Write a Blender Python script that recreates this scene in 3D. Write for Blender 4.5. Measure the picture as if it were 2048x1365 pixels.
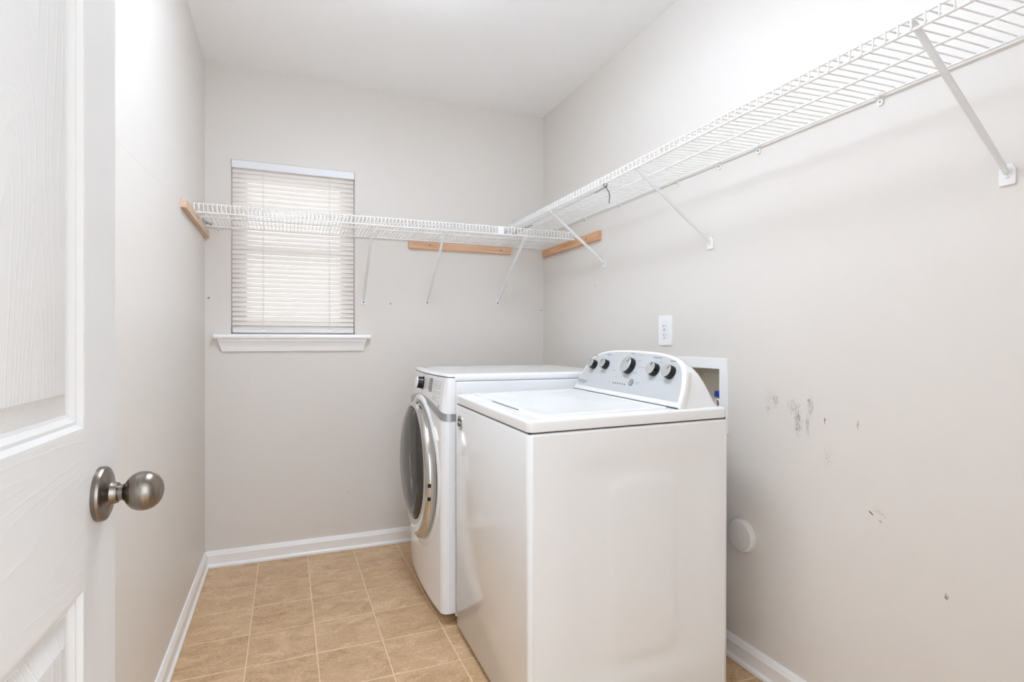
import bpy, bmesh, math, random
from mathutils import Vector, Matrix
random.seed(7)
for o in list(bpy.data.objects): bpy.data.objects.remove(o)
SC = bpy.context.scene
COL = SC.collection
PI = math.pi

# ------------------------------------------------------------------ camera, world, lights, exposure
FPX, YAW, HC = 1116.3, 0.38481, 1.0947
cd = bpy.data.cameras.new('camera'); cam = bpy.data.objects.new('camera', cd); COL.objects.link(cam)
cd.sensor_width = 36.0; cd.lens = 36.0*FPX/2048.0; cd.clip_start = 0.02
cam.location = (0, 0, HC); cam.rotation_euler = (PI/2, 0, -YAW)
SC.camera = cam

w = bpy.data.worlds.new('world'); SC.world = w; w.use_nodes = True
bg = w.node_tree.nodes['Background']
bg.inputs[0].default_value = (0.88, 0.957, 1.06, 1); bg.inputs[1].default_value = 1.75

def light(name, kind, loc, energy, col=(1, 1, 1), rot=(0, 0, 0), size=None, size_y=None):
    l = bpy.data.lights.new(name, kind); o = bpy.data.objects.new(name, l); COL.objects.link(o)
    o.location = loc; o.rotation_euler = rot; l.energy = energy; l.color = col
    if kind == 'AREA':
        l.size = size
        if size_y: l.shape = 'RECTANGLE'; l.size_y = size_y
    elif size: l.shadow_soft_size = size
    return o
# added fill light, unseen in the hall behind the doorway, daylight on the outside of the window
light('hall_fill_light', 'AREA', (0.55, -1.1, 1.5), 10, (0.87, 0.95, 1.07), (math.radians(88), 0, math.radians(14)), 1.0, 1.5)
light('daylight', 'AREA', (0.05, 4.1, 1.75), 12, (0.93, 0.97, 1.03), (math.radians(-90), 0, 0), 1.6, 1.6)
LAMP_STRENGTH, LAMP_UP = 15.5, 6.0
LX, LY0, LY1 = 0.36, 0.95, 1.87

vs = SC.view_settings
vs.view_transform = 'Standard'; vs.look = 'None'; vs.exposure = 0.20; vs.gamma = 1.0; vs.use_curve_mapping = False
SC.cycles.max_bounces = 12; SC.cycles.diffuse_bounces = 8; SC.cycles.glossy_bounces = 5
SC.cycles.transmission_bounces = 8; SC.cycles.transparent_max_bounces = 12
SC.cycles.use_denoising = True
SC.cycles.sample_clamp_indirect = 0.0

# ------------------------------------------------------------------ materials
def lin(c):
    return tuple(((x/255.0)/12.92 if x/255.0 <= 0.04045 else ((x/255.0+0.055)/1.055)**2.4) for x in c)
def newmat(name):
    m = bpy.data.materials.new(name); m.use_nodes = True
    return m, m.node_tree, m.node_tree.nodes['Principled BSDF']
def mat(name, rgb, rough=0.5, metal=0.0, spec=0.5, coat=0.0, bump=None):
    m, nt, b = newmat(name)
    b.inputs['Base Color'].default_value = (*lin(rgb), 1); b.inputs['Roughness'].default_value = rough
    b.inputs['Metallic'].default_value = metal; b.inputs['Specular IOR Level'].default_value = spec
    b.inputs['Coat Weight'].default_value = coat; b.inputs['Coat Roughness'].default_value = 0.08
    if bump:
        sc_, st = bump
        n = nt.nodes.new('ShaderNodeTexNoise'); n.inputs['Scale'].default_value = sc_; n.inputs['Detail'].default_value = 3
        g = nt.nodes.new('ShaderNodeNewGeometry'); nt.links.new(g.outputs['Position'], n.inputs['Vector'])
        bp = nt.nodes.new('ShaderNodeBump'); bp.inputs['Strength'].default_value = st; bp.inputs['Distance'].default_value = 0.002
        nt.links.new(n.outputs[0], bp.inputs['Height']); nt.links.new(bp.outputs[0], b.inputs['Normal'])
    return m

def mathn(nt, op, a, b=None, c=None, clamp=False):
    n = nt.nodes.new('ShaderNodeMath'); n.operation = op; n.use_clamp = clamp
    for i, v in enumerate((a, b, c)):
        if v is None: continue
        if isinstance(v, (int, float)): n.inputs[i].default_value = v
        else: nt.links.new(v, n.inputs[i])
    return n.outputs[0]

WALL_RGB = (225, 220, 214)
def wall_mat(name, rgb, marks=(), axis='Y'):
    """eggshell paint; marks = scuffs and nail holes that are on the paint: (h, z, rh, rz, slant, threshold, streak, dark)"""
    m, nt, b = newmat(name)
    b.inputs['Roughness'].default_value = 0.42; b.inputs['Specular IOR Level'].default_value = 0.5
    g = nt.nodes.new('ShaderNodeNewGeometry')
    n = nt.nodes.new('ShaderNodeTexNoise'); n.inputs['Scale'].default_value = 220; n.inputs['Detail'].default_value = 2
    nt.links.new(g.outputs['Position'], n.inputs['Vector'])
    bp = nt.nodes.new('ShaderNodeBump'); bp.inputs['Strength'].default_value = 0.12; bp.inputs['Distance'].default_value = 0.001
    nt.links.new(n.outputs[0], bp.inputs['Height']); nt.links.new(bp.outputs[0], b.inputs['Normal'])
    base = nt.nodes.new('ShaderNodeRGB'); base.outputs[0].default_value = (*lin(rgb), 1)
    col = base.outputs[0]
    if marks:
        sp = nt.nodes.new('ShaderNodeSeparateXYZ'); nt.links.new(g.outputs['Position'], sp.inputs[0])
        hs = sp.outputs[axis]; zs = sp.outputs['Z']
        for (h, z, rh, rz, slant, thr, streak, dark) in marks:
            dh = mathn(nt, 'SUBTRACT', hs, h); dz = mathn(nt, 'SUBTRACT', zs, z)
            if slant: dz = mathn(nt, 'ADD', dz, mathn(nt, 'MULTIPLY', dh, slant))
            q = mathn(nt, 'ADD', mathn(nt, 'POWER', mathn(nt, 'ABSOLUTE', mathn(nt, 'DIVIDE', dh, rh)), 2.0),
                      mathn(nt, 'POWER', mathn(nt, 'ABSOLUTE', mathn(nt, 'DIVIDE', dz, rz)), 2.0))
            fall = mathn(nt, 'SUBTRACT', 1.0, q, clamp=True)
            if thr is None:
                f = mathn(nt, 'MULTIPLY', mathn(nt, 'POWER', fall, 0.5), dark)
            else:
                mp = nt.nodes.new('ShaderNodeMapping'); nt.links.new(g.outputs['Position'], mp.inputs['Vector'])
                sx, sz = streak
                mp.inputs['Scale'].default_value = (sx, sx, sz)
                ns = nt.nodes.new('ShaderNodeTexNoise'); ns.inputs['Scale'].default_value = 1.0; ns.inputs['Detail'].default_value = 4
                ns.inputs['Roughness'].default_value = 0.7
                nt.links.new(mp.outputs[0], ns.inputs['Vector'])
                v = mathn(nt, 'SUBTRACT', ns.outputs[0], mathn(nt, 'SUBTRACT', 1.0, mathn(nt, 'MULTIPLY', mathn(nt, 'POWER', fall, 0.6), 1.0-thr)))
                f = mathn(nt, 'MULTIPLY', mathn(nt, 'MULTIPLY', v, 8.0, clamp=True), dark)
            mx = nt.nodes.new('ShaderNodeMix'); mx.data_type = 'RGBA'
            nt.links.new(f, mx.inputs[0]); nt.links.new(col, mx.inputs[6]); mx.inputs[7].default_value = (*lin((70, 68, 66)), 1)
            col = mx.outputs[2]
    nt.links.new(col, b.inputs['Base Color'])
    return m

def wood_mat(name, rgb1, rgb2, along='Y', seed=0.0):
    m, nt, b = newmat(name)
    b.inputs['Roughness'].default_value = 0.6
    g = nt.nodes.new('ShaderNodeNewGeometry'); mp = nt.nodes.new('ShaderNodeMapping')
    nt.links.new(g.outputs['Position'], mp.inputs['Vector'])
    s = {'X': (5, 90, 90), 'Y': (90, 5, 90)}[along]
    mp.inputs['Scale'].default_value = s; mp.inputs['Location'].default_value = (seed, seed, seed)
    n = nt.nodes.new('ShaderNodeTexNoise'); n.inputs['Scale'].default_value = 1.0; n.inputs['Detail'].default_value = 5
    nt.links.new(mp.outputs[0], n.inputs['Vector'])
    r = nt.nodes.new('ShaderNodeValToRGB'); r.color_ramp.elements[0].position = 0.3; r.color_ramp.elements[1].position = 0.7
    r.color_ramp.elements[0].color = (*lin(rgb1), 1); r.color_ramp.elements[1].color = (*lin(rgb2), 1)
    nt.links.new(n.outputs[0], r.inputs[0]); nt.links.new(r.outputs[0], b.inputs['Base Color'])
    return m

ANISO = 0.0
def door_mat(name, along, style='grain'):
    """gloss white paint over a moulded wood grain: fine streaks, plus raised cathedral lines on panels and rails"""
    m, nt, b = newmat(name)
    b.inputs['Base Color'].default_value = (*lin((221, 219, 216)), 1)
    b.inputs['Roughness'].default_value = 0.2; b.inputs['Specular IOR Level'].default_value = 0.55
    t = nt.nodes.new('ShaderNodeTexCoord')
    mp2 = nt.nodes.new('ShaderNodeMapping'); nt.links.new(t.outputs['Object'], mp2.inputs['Vector'])
    mp2.inputs['Scale'].default_value = (420, 420, 9) if along == 'Z' else (420, 9, 420)
    n = nt.nodes.new('ShaderNodeTexNoise'); n.inputs['Scale'].default_value = 1.0; n.inputs['Detail'].default_value = 2
    nt.links.new(mp2.outputs[0], n.inputs['Vector'])
    hh = mathn(nt, 'MULTIPLY', n.outputs[0], 0.30)
    if style == 'grain':
        # contour lines of a stretched noise field give flowing growth rings
        mp = nt.nodes.new('ShaderNodeMapping'); nt.links.new(t.outputs['Object'], mp.inputs['Vector'])
        mp.inputs['Scale'].default_value = (1, 7.5, 1.6) if along == 'Z' else (1, 0.7, 9.0)
        mp.inputs['Location'].default_value = (0.3, 0.62, 0.12)
        n3 = nt.nodes.new('ShaderNodeTexNoise'); n3.inputs['Scale'].default_value = 1.0; n3.inputs['Detail'].default_value = 1.0
        nt.links.new(mp.outputs[0], n3.inputs['Vector'])
        mp4 = nt.nodes.new('ShaderNodeMapping'); nt.links.new(t.outputs['Object'], mp4.inputs['Vector'])
        mp4.inputs['Scale'].default_value = (60, 60, 22) if along == 'Z' else (60, 22, 60)
        n4 = nt.nodes.new('ShaderNodeTexNoise'); n4.inputs['Scale'].default_value = 1.0; nt.links.new(mp4.outputs[0], n4.inputs['Vector'])
        ph = mathn(nt, 'ADD', mathn(nt, 'MULTIPLY', n3.outputs[0], 30.0 if along == 'Z' else 26.0), mathn(nt, 'MULTIPLY', n4.outputs[0], 0.35))
        saw = mathn(nt, 'FRACT', ph)
        tri = mathn(nt, 'ABSOLUTE', mathn(nt, 'SUBTRACT', saw, 0.5))
        line = mathn(nt, 'SUBTRACT', 1.0, mathn(nt, 'MULTIPLY', tri, 7.0), clamp=True)
        hh = mathn(nt, 'ADD', hh, mathn(nt, 'MULTIPLY', line, 0.55))
    b.inputs['Roughness'].default_value = 0.30; b.inputs['Anisotropic'].default_value = 0.9
    tg = nt.nodes.new('ShaderNodeTangent'); tg.direction_type = 'RADIAL'; tg.axis = 'Z' if along == 'Z' else 'Y'
    nt.links.new(tg.outputs[0], b.inputs['Tangent']); b.inputs['Anisotropic Rotation'].default_value = ANISO
    bp = nt.nodes.new('ShaderNodeBump'); bp.inputs['Strength'].default_value = 0.55 if style != 'grain' else (0.36 if along == 'Z' else 0.20); bp.inputs['Distance'].default_value = 0.0010
    nt.links.new(hh, bp.inputs['Height']); nt.links.new(bp.outputs[0], b.inputs['Normal'])
    return m

def tile_mat():
    m, nt, b = newmat('tile_stone')
    b.inputs['Roughness'].default_value = 0.42
    g = nt.nodes.new('ShaderNodeNewGeometry'); oi = nt.nodes.new('ShaderNodeObjectInfo')
    add = nt.nodes.new('ShaderNodeVectorMath'); add.operation = 'ADD'
    cmb = nt.nodes.new('ShaderNodeCombineXYZ'); mul = mathn(nt, 'MULTIPLY', oi.outputs['Random'], 9.0)
    nt.links.new(mul, cmb.inputs[0]); nt.links.new(mul, cmb.inputs[1])
    nt.links.new(g.outputs['Position'], add.inputs[0]); nt.links.new(cmb.outputs[0], add.inputs[1])
    mp = nt.nodes.new('ShaderNodeMapping'); nt.links.new(add.outputs[0], mp.inputs['Vector'])
    mp.inputs['Rotation'].default_value = (0, 0, math.radians(-32)); mp.inputs['Scale'].default_value = (8, 13, 1)
    n1 = nt.nodes.new('ShaderNodeTexNoise'); n1.inputs['Scale'].default_value = 1.3; n1.inputs['Detail'].default_value = 8
    n1.inputs['Roughness'].default_value = 0.68; n1.inputs['Distortion'].default_value = 0.9
    nt.links.new(mp.outputs[0], n1.inputs['Vector'])
    n2 = nt.nodes.new('ShaderNodeTexNoise'); n2.inputs['Scale'].default_value = 95; n2.inputs['Detail'].default_value = 4
    nt.links.new(add.outputs[0], n2.inputs['Vector'])
    v = mathn(nt, 'ADD', mathn(nt, 'MULTIPLY', n1.outputs[0], 0.66), mathn(nt, 'MULTIPLY', n2.outputs[0], 0.34))
    v = mathn(nt, 'ADD', v, mathn(nt, 'MULTIPLY', mathn(nt, 'SUBTRACT', oi.outputs['Random'], 0.5), 0.05))
    r = nt.nodes.new('ShaderNodeValToRGB'); e = r.color_ramp.elements
    e[0].position = 0.30; e[0].color = (*lin((162, 128, 92)), 1)
    e[1].position = 0.70; e[1].color = (*lin((240, 211, 174)), 1)
    k = e.new(0.44); k.color = (*lin((199, 165, 127)), 1)
    k = e.new(0.54); k.color = (*lin((214, 181, 143)), 1)
    nt.links.new(v, r.inputs[0]); nt.links.new(r.outputs[0], b.inputs['Base Color'])
    bp = nt.nodes.new('ShaderNodeBump'); bp.inputs['Strength'].default_value = 0.15; bp.inputs['Distance'].default_value = 0.001
    nt.links.new(v, bp.inputs['Height']); nt.links.new(bp.outputs[0], b.inputs['Normal'])
    return m

def slat_mat():
    m = bpy.data.materials.new('blind_slat'); m.use_nodes = True; nt = m.node_tree
    nt.nodes.clear(); out = nt.nodes.new('ShaderNodeOutputMaterial')
    d = nt.nodes.new('ShaderNodeBsdfDiffuse'); d.inputs[0].default_value = (*lin((248, 244, 240)), 1)
    t = nt.nodes.new('ShaderNodeBsdfTranslucent'); t.inputs[0].default_value = (*lin((252, 246, 241)), 1)
    gl = nt.nodes.new('ShaderNodeBsdfGlossy'); gl.inputs['Roughness'].default_value = 0.3
    mx = nt.nodes.new('ShaderNodeMixShader'); mx.inputs[0].default_value = 0.30
    nt.links.new(d.outputs[0], mx.inputs[1]); nt.links.new(t.outputs[0], mx.inputs[2])
    m2 = nt.nodes.new('ShaderNodeMixShader'); m2.inputs[0].default_value = 0.04
    nt.links.new(mx.outputs[0], m2.inputs[1]); nt.links.new(gl.outputs[0], m2.inputs[2])
    nt.links.new(m2.outputs[0], out.inputs[0])
    return m

def glass_mat(name, tint, gloss=0.06, rough=0.02):
    m = bpy.data.materials.new(name); m.use_nodes = True; nt = m.node_tree
    nt.nodes.clear(); out = nt.nodes.new('ShaderNodeOutputMaterial')
    t = nt.nodes.new('ShaderNodeBsdfTransparent'); t.inputs[0].default_value = (*tint, 1)
    gl = nt.nodes.new('ShaderNodeBsdfGlossy'); gl.inputs['Roughness'].default_value = rough
    fr = nt.nodes.new('ShaderNodeFresnel'); fr.inputs[0].default_value = 1.5
    mx = nt.nodes.new('ShaderNodeMixShader')
    nt.links.new(mathn(nt, 'ADD', fr.outputs[0], gloss, clamp=True), mx.inputs[0])
    nt.links.new(t.outputs[0], mx.inputs[1]); nt.links.new(gl.outputs[0], mx.inputs[2])
    nt.links.new(mx.outputs[0], out.inputs[0])
    return m

def emit_mat(name, rgb, s):
    m, nt, b = newmat(name)
    b.inputs['Base Color'].default_value = (*rgb, 1); b.inputs['Emission Color'].default_value = (*rgb, 1)
    b.inputs['Emission Strength'].default_value = s
    return m

def knob_metal():
    m, nt, b = newmat('antique_nickel')
    b.inputs['Metallic'].default_value = 1.0; b.inputs['Roughness'].default_value = 0.27
    t = nt.nodes.new('ShaderNodeTexCoord'); mp = nt.nodes.new('ShaderNodeMapping')
    nt.links.new(t.outputs['Object'], mp.inputs['Vector']); mp.inputs['Scale'].default_value = (900, 40, 40)
    n = nt.nodes.new('ShaderNodeTexNoise'); n.inputs['Scale'].default_value = 1.0; n.inputs['Detail'].default_value = 3
    nt.links.new(mp.outputs[0], n.inputs['Vector'])
    r = nt.nodes.new('ShaderNodeValToRGB')
    r.color_ramp.elements[0].color = (*lin((104, 94, 86)), 1); r.color_ramp.elements[1].color = (*lin((158, 149, 140)), 1)
    nt.links.new(n.outputs[0], r.inputs[0]); nt.links.new(r.outputs[0], b.inputs['Base Color'])
    return m

W = dict(
    ceiling=mat('ceiling_paint', (249, 249, 249), 0.8, bump=(160, 0.1)),
    trim=mat('trim_paint', (249, 249, 249), 0.3), doortrim=mat('door_gloss_paint', (221, 219, 216), 0.2),
    grout=mat('grout', (238, 212, 176), 0.7),
    tile=tile_mat(),
    enamel=mat('white_enamel', (241, 242, 242), 0.12),
    enamel2=mat('white_enamel_dryer', (242, 243, 245), 0.15),
    plastic=mat('white_plastic', (240, 240, 240), 0.22),
    panelgrey=mat('console_grey', (199, 201, 203), 0.28),
    gap=mat('shadow_gap', (60, 58, 56), 0.6),
    black=mat('black_plastic', (16, 16, 20), 0.25),
    chrome=mat('chrome', (214, 212, 208), 0.08, 1.0),
    silver=mat('silver_trim', (176, 177, 180), 0.32, 0.75),
    knobface=mat('knob_face', (204, 206, 205), 0.25, 0.6),
    drum=mat('drum_steel', (150, 146, 142), 0.4, 0.65),
    print_=mat('grey_print', (134, 136, 140), 0.5),
    print_l=mat('light_grey_print', (166, 168, 171), 0.5),
    darkprint=mat('dark_print', (62, 64, 68), 0.4),
    lcd=mat('display_grey', (108, 110, 106), 0.2),
    wire=mat('white_vinyl_wire', (240, 240, 239), 0.35),
    strut=mat('white_strut', (236, 238, 239), 0.35),
    zinc=mat('zinc', (168, 171, 175), 0.4, 0.3), clipgrey=mat('clip_grey', (196, 200, 204), 0.4),
    tie=mat('dark_tie', (84, 84, 86), 0.5),
    screw=mat('screw_steel', (120, 118, 116), 0.4, 0.7),
    slat=slat_mat(),
    rail=mat('blind_rail', (232, 233, 236), 0.35),
    cord=mat('ladder_cord', (236, 232, 228), 0.8),
    vinyl=mat('window_vinyl', (240, 240, 240), 0.35),
    pane=glass_mat('window_pane', (0.95, 0.97, 0.96), 0.0),
    doorglass=glass_mat('dryer_door_glass', (0.62, 0.61, 0.60), 0.05, 0.05),
    plate=mat('outlet_white', (243, 243, 243), 0.3),
    slot=mat('slot_dark', (60, 58, 56), 0.6),
    boxin=mat('outlet_box_inside', (208, 200, 186), 0.5),
    blue=mat('blue_handle', (24, 62, 158), 0.35),
    brass=mat('valve_brass', (132, 112, 96), 0.35, 0.7),
    hose=mat('black_hose', (22, 22, 22), 0.4),
    hose2=mat('tan_hose', (150, 122, 108), 0.5),
    cover=mat('painted_cover', (224, 222, 219), 0.4),
    nickel=knob_metal(),
    lamp=emit_mat('lamp_diffuser', (0.86, 0.955, 1.07), LAMP_STRENGTH), lamp_up=emit_mat('added_uplight', (0.86, 0.955, 1.07), LAMP_UP),
    pine=wood_mat('pine_back', (206, 160, 126), (232, 192, 158), 'X'),
    pine_r=wood_mat('pine_right', (204, 152, 112), (228, 184, 146), 'Y', 3.0),
    pine_l=wood_mat('pine_left', (206, 174, 146), (226, 200, 176), 'Y', 7.0),
    doorv=door_mat('door_grain_vertical', 'Z'), doors=door_mat('door_grain_fine', 'Z', 'fine'),
    doorh=door_mat('door_grain_horizontal', 'Y'),
)

# ------------------------------------------------------------------ mesh helpers
class MB:
    def __init__(s): s.v = []; s.f = []
    def add(s, vs, fs):
        k = len(s.v); s.v += [tuple(p) for p in vs]; s.f += [tuple(i+k for i in f) for f in fs]; return s
    def box(s, x0, x1, y0, y1, z0, z1):
        return s.add([(x0, y0, z0), (x1, y0, z0), (x1, y1, z0), (x0, y1, z0), (x0, y0, z1), (x1, y0, z1), (x1, y1, z1), (x0, y1, z1)],
                     [(0, 3, 2, 1), (4, 5, 6, 7), (0, 1, 5, 4), (1, 2, 6, 5), (2, 3, 7, 6), (3, 0, 4, 7)])
    def loft(s, loops, cap=True, closed=True):
        n = len(loops[0]); vs = [p for L in loops for p in L]; fs = []
        for a in range(len(loops)-1):
            for i in range(n if closed else n-1):
                j = (i+1) % n
                fs.append((a*n+i, a*n+j, (a+1)*n+j, (a+1)*n+i))
        if cap and closed:
            fs.append(tuple(reversed(range(n)))); fs.append(tuple((len(loops)-1)*n+i for i in range(n)))
        return s.add(vs, fs)
    def tube(s, path, r, n=6, cap=True):
        P = [Vector(p) for p in path]; loops = []
        ref = None
        for i, p in enumerate(P):
            d = (P[min(i+1, len(P)-1)]-P[max(i-1, 0)]).normalized()
            if ref is None:
                ref = Vector((0, 0, 1)) if abs(d.z) < 0.9 else Vector((1, 0, 0))
            a = d.cross(ref).normalized(); b = a.cross(d).normalized(); ref = b
            k = 1.0
            if 0 < i < len(P)-1:
                c = (P[i]-P[i-1]).normalized().dot(d); k = 1/max(c, 0.5)
            rr = r[i] if isinstance(r, (list, tuple)) else r
            loops.append([p+(a*math.cos(t)+b*math.sin(t))*rr*(k if True else 1) for t in [2*PI*q/n for q in range(n)]])
        return s.loft(loops, cap)
    def strip(s, path, up, w, t):
        """flat bar along path; up = direction of the thin side"""
        P = [Vector(p) for p in path]; up = Vector(up).normalized(); loops = []
        for i, p in enumerate(P):
            d = (P[min(i+1, len(P)-1)]-P[max(i-1, 0)]).normalized(); a = d.cross(up).normalized(); u = a.cross(d).normalized()
            loops.append([p+a*w/2+u*t/2, p-a*w/2+u*t/2, p-a*w/2-u*t/2, p+a*w/2-u*t/2])
        return s.loft(loops)
    def lathe(s, prof, c, axis, n=40, cap=True):
        c = Vector(c); ax = Vector(axis).normalized()
        ref = Vector((0, 0, 1)) if abs(ax.z) < 0.9 else Vector((1, 0, 0))
        a = ax.cross(ref).normalized(); b = ax.cross(a).normalized()
        loops = [[c+ax*h+(a*math.cos(t)+b*math.sin(t))*max(r, 1e-5) for t in [2*PI*q/n for q in range(n)]] for h, r in prof]
        return s.loft(loops, cap)
    def prism(s, poly, fn, h0, h1):
        """poly of (a,b); fn(a,b,h) -> point"""
        return s.loft([[fn(a, b, h0) for a, b in poly], [fn(a, b, h1) for a, b in poly]])
    def build(s, name, m, parent=None, bevel=0, seg=2, smooth=None, loc=None):
        me = bpy.data.meshes.new(name)
        off = Vector((0, 0, 0))
        if parent is None:
            xs = [v[0] for v in s.v]; ys = [v[1] for v in s.v]; zs = [v[2] for v in s.v]
            off = Vector(((min(xs)+max(xs))/2, (min(ys)+max(ys))/2, min(zs)))
        elif parent.get('_world'):
            off = Vector(parent['_org'])
        me.from_pydata([tuple(Vector(v)-off) for v in s.v], [], s.f); me.validate()
        bm = bmesh.new(); bm.from_mesh(me); bmesh.ops.recalc_face_normals(bm, faces=bm.faces)
        bm.to_mesh(me); bm.free()
        me.materials.append(m)
        o = bpy.data.objects.new(name, me); COL.objects.link(o)
        if parent is None: o.location = off
        else: o.parent = parent
        if parent is not None and parent.get('_world'): o['_world'] = 1; o['_org'] = parent['_org']
        elif parent is None: o['_world'] = 1; o['_org'] = list(off)
        if smooth is not None or bevel:
            me.polygons.foreach_set('use_smooth', [True]*len(me.polygons))
            try: me.set_sharp_from_angle(angle=math.radians(smooth or 35))
            except Exception: pass
        if bevel:
            md = o.modifiers.new('bevel', 'BEVEL'); md.width = bevel; md.segments = seg; md.limit_method = 'ANGLE'
            md.angle_limit = math.radians(35); md.harden_normals = False
        return o

def root(name, loc, label=None, cat=None, group=None, kind=None, world=True, rot=(0, 0, 0)):
    o = bpy.data.objects.new(name, None); COL.objects.link(o); o.location = loc; o.rotation_euler = rot
    o.empty_display_size = 0.05
    if world: o['_world'] = 1; o['_org'] = list(loc)
    tag(o, label, cat, group, kind); return o
def tag(o, label=None, cat=None, group=None, kind=None):
    if label: o['label'] = label
    if cat: o['category'] = cat
    if group: o['group'] = group
    if kind: o['kind'] = kind
    return o
def struct(o): o['kind'] = 'structure'; return o
def spline(pts, per=6, closed=False):
    P = [Vector(p) for p in pts]; n = len(P); out = []
    for i in range(n if closed else n-1):
        p0 = P[(i-1) % n] if closed or i > 0 else P[0]; p1 = P[i]; p2 = P[(i+1) % n]
        p3 = P[(i+2) % n] if closed or i+2 < n else P[-1]
        for k in range(per):
            t = k/per
            out.append(0.5*((2*p1)+(-p0+p2)*t+(2*p0-5*p1+4*p2-p3)*t*t+(-p0+3*p1-3*p2+p3)*t**3))
    if not closed: out.append(P[-1])
    return out
def text_mesh(name, body, size, M, m, parent, shear=0.0, depth=0.0006, bold=0.0):
    cu = bpy.data.curves.new(name, 'FONT'); cu.body = body; cu.size = size; cu.extrude = depth; cu.shear = shear
    cu.align_x = 'CENTER'; cu.align_y = 'CENTER'; cu.offset = bold; cu.resolution_u = 3
    tmp = bpy.data.objects.new('tmp', cu); COL.objects.link(tmp)
    dg = bpy.context.evaluated_depsgraph_get(); me = bpy.data.meshes.new_from_object(tmp.evaluated_get(dg))
    bpy.data.objects.remove(tmp); me.transform(M); me.name = name
    me.materials.clear(); me.materials.append(m)
    o = bpy.data.objects.new(name, me); COL.objects.link(o); o.parent = parent; return o

# ------------------------------------------------------------------ room shell
XL, XR, YB, YF, H = -0.361, 1.4337, 3.038, 0.05, 2.44
T = 0.12
WX0, WX1, WZ0, WZ1 = -0.2484, 0.3362, 1.1290, 1.9840          # window opening
BY0, BY1, BZ0, BZ1 = 1.5640, 1.7640, 0.800, 0.9955              # recessed supply box
M_back = wall_mat('wall_paint_back', WALL_RGB, [
    (-0.345, 1.302, 0.006, 0.006, 0, None, None, 0.85), (0.523, 1.296, 0.005, 0.005, 0, None, None, 0.8),
    (1.420, 1.279, 0.007, 0.005, 0, None, None, 0.6), (1.24, 1.80, 0.004, 0.022, 0.3, 0.35, (60, 30), 0.25),
    (-0.30, 1.300, 0.02, 0.012, 0, 0.45, (160, 160), 0.3), (0.30, 0.30, 0.004, 0.004, 0, None, None, 0.4)], 'X')
M_right = wall_mat('wall_paint_right', WALL_RGB, [
    (1.352, 0.880, 0.020, 0.030, 0.0, 0.47, (330, 120), 0.55),
    (1.322, 0.905, 0.022, 0.042, 0.0, 0.45, (420, 90), 0.6),
    (1.340, 0.915, 0.060, 0.070, 0.0, 0.51, (330, 100), 0.5),
    (1.252, 0.895, 0.046, 0.045, 0.0, 0.48, (380, 80), 0.65),
    (1.238, 0.850, 0.026, 0.075, 0.0, 0.45, (520, 90), 0.9),
    (1.196, 0.905, 0.022, 0.070, 0.0, 0.46, (420, 80), 0.65),
    (1.205, 0.845, 0.010, 0.060, 0.0, 0.45, (600, 90), 0.8),
    (1.148, 0.866, 0.005, 0.018, 0.15, 0.36, (500, 120), 0.8),
    (1.048, 0.866, 0.006, 0.026, 0.2, 0.42, (500, 120), 0.65),
    (1.14, 0.760, 0.045, 0.070, 0.0, 0.52, (300, 90), 0.4),
    (1.012, 0.640, 0.010, 0.004, -0.6, 0.20, (120, 190), 0.85),
    (0.985, 0.624, 0.010, 0.003, -0.6, 0.32, (120, 190), 0.6),
    (0.99, 0.648, 0.040, 0.012, -0.5, 0.47, (120, 300), 0.4),
    (0.83, 0.494, 0.007, 0.014, 0.2, 0.36, (300, 160), 0.8),
    (2.43, 1.372, 0.004, 0.004, 0, None, None, 0.7), (2.99, 1.276, 0.004, 0.006, 0, None, None, 0.5),
    (1.58, 0.32, 0.05, 0.012, 0.4, 0.40, (90, 140), 0.5)], 'Y')
M_plain = wall_mat('wall_paint', WALL_RGB)
M_left = wall_mat('wall_paint_left', WALL_RGB, [(1.85, 1.575, 0.42, 0.0012, -0.06, None, None, 0.18)], 'Y')

b = MB()
b.box(XL-T, WX0, YB, YB+T, 0, H).box(WX1, XR+T, YB, YB+T, 0, H).box(WX0, WX1, YB, YB+T, 0, WZ0).box(WX0, WX1, YB, YB+T, WZ1, H)
struct(b.build('wall_back', M_back))
b = MB()
b.box(XR, XR+T, YF-T, BY0, 0, H).box(XR, XR+T, BY1, YB, 0, H).box(XR, XR+T, BY0, BY1, 0, BZ0).box(XR, XR+T, BY0, BY1, BZ1, H)
struct(b.build('wall_right', M_right))
struct(MB().box(XL-T, XL, YF-T, YB, 0, H).build('wall_left', M_left))
DX0, DX1, DZ = -0.238, 0.545, 2.045
b = MB()
b.box(XL, DX0-0.02, YF-T, YF, 0, H).box(DX1+0.02, XR, YF-T, YF, 0, H).box(DX0-0.02, DX1+0.02, YF-T, YF, DZ+0.02, H)
struct(b.build('wall_front', M_plain))
struct(MB().box(XL-T, XR+T, YF-T, YB+T, H, H+0.1).build('ceiling', W['ceiling']))
# door frame around the doorway the camera stands in
b = MB()
b.box(DX0-0.02, DX0, YF-T, YF, 0, DZ).box(DX1, DX1+0.02, YF-T, YF, 0, DZ).box(DX0-0.02, DX1+0.02, YF-T, YF, DZ, DZ+0.02)
struct(b.build('trim_1', W['trim']))

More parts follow.
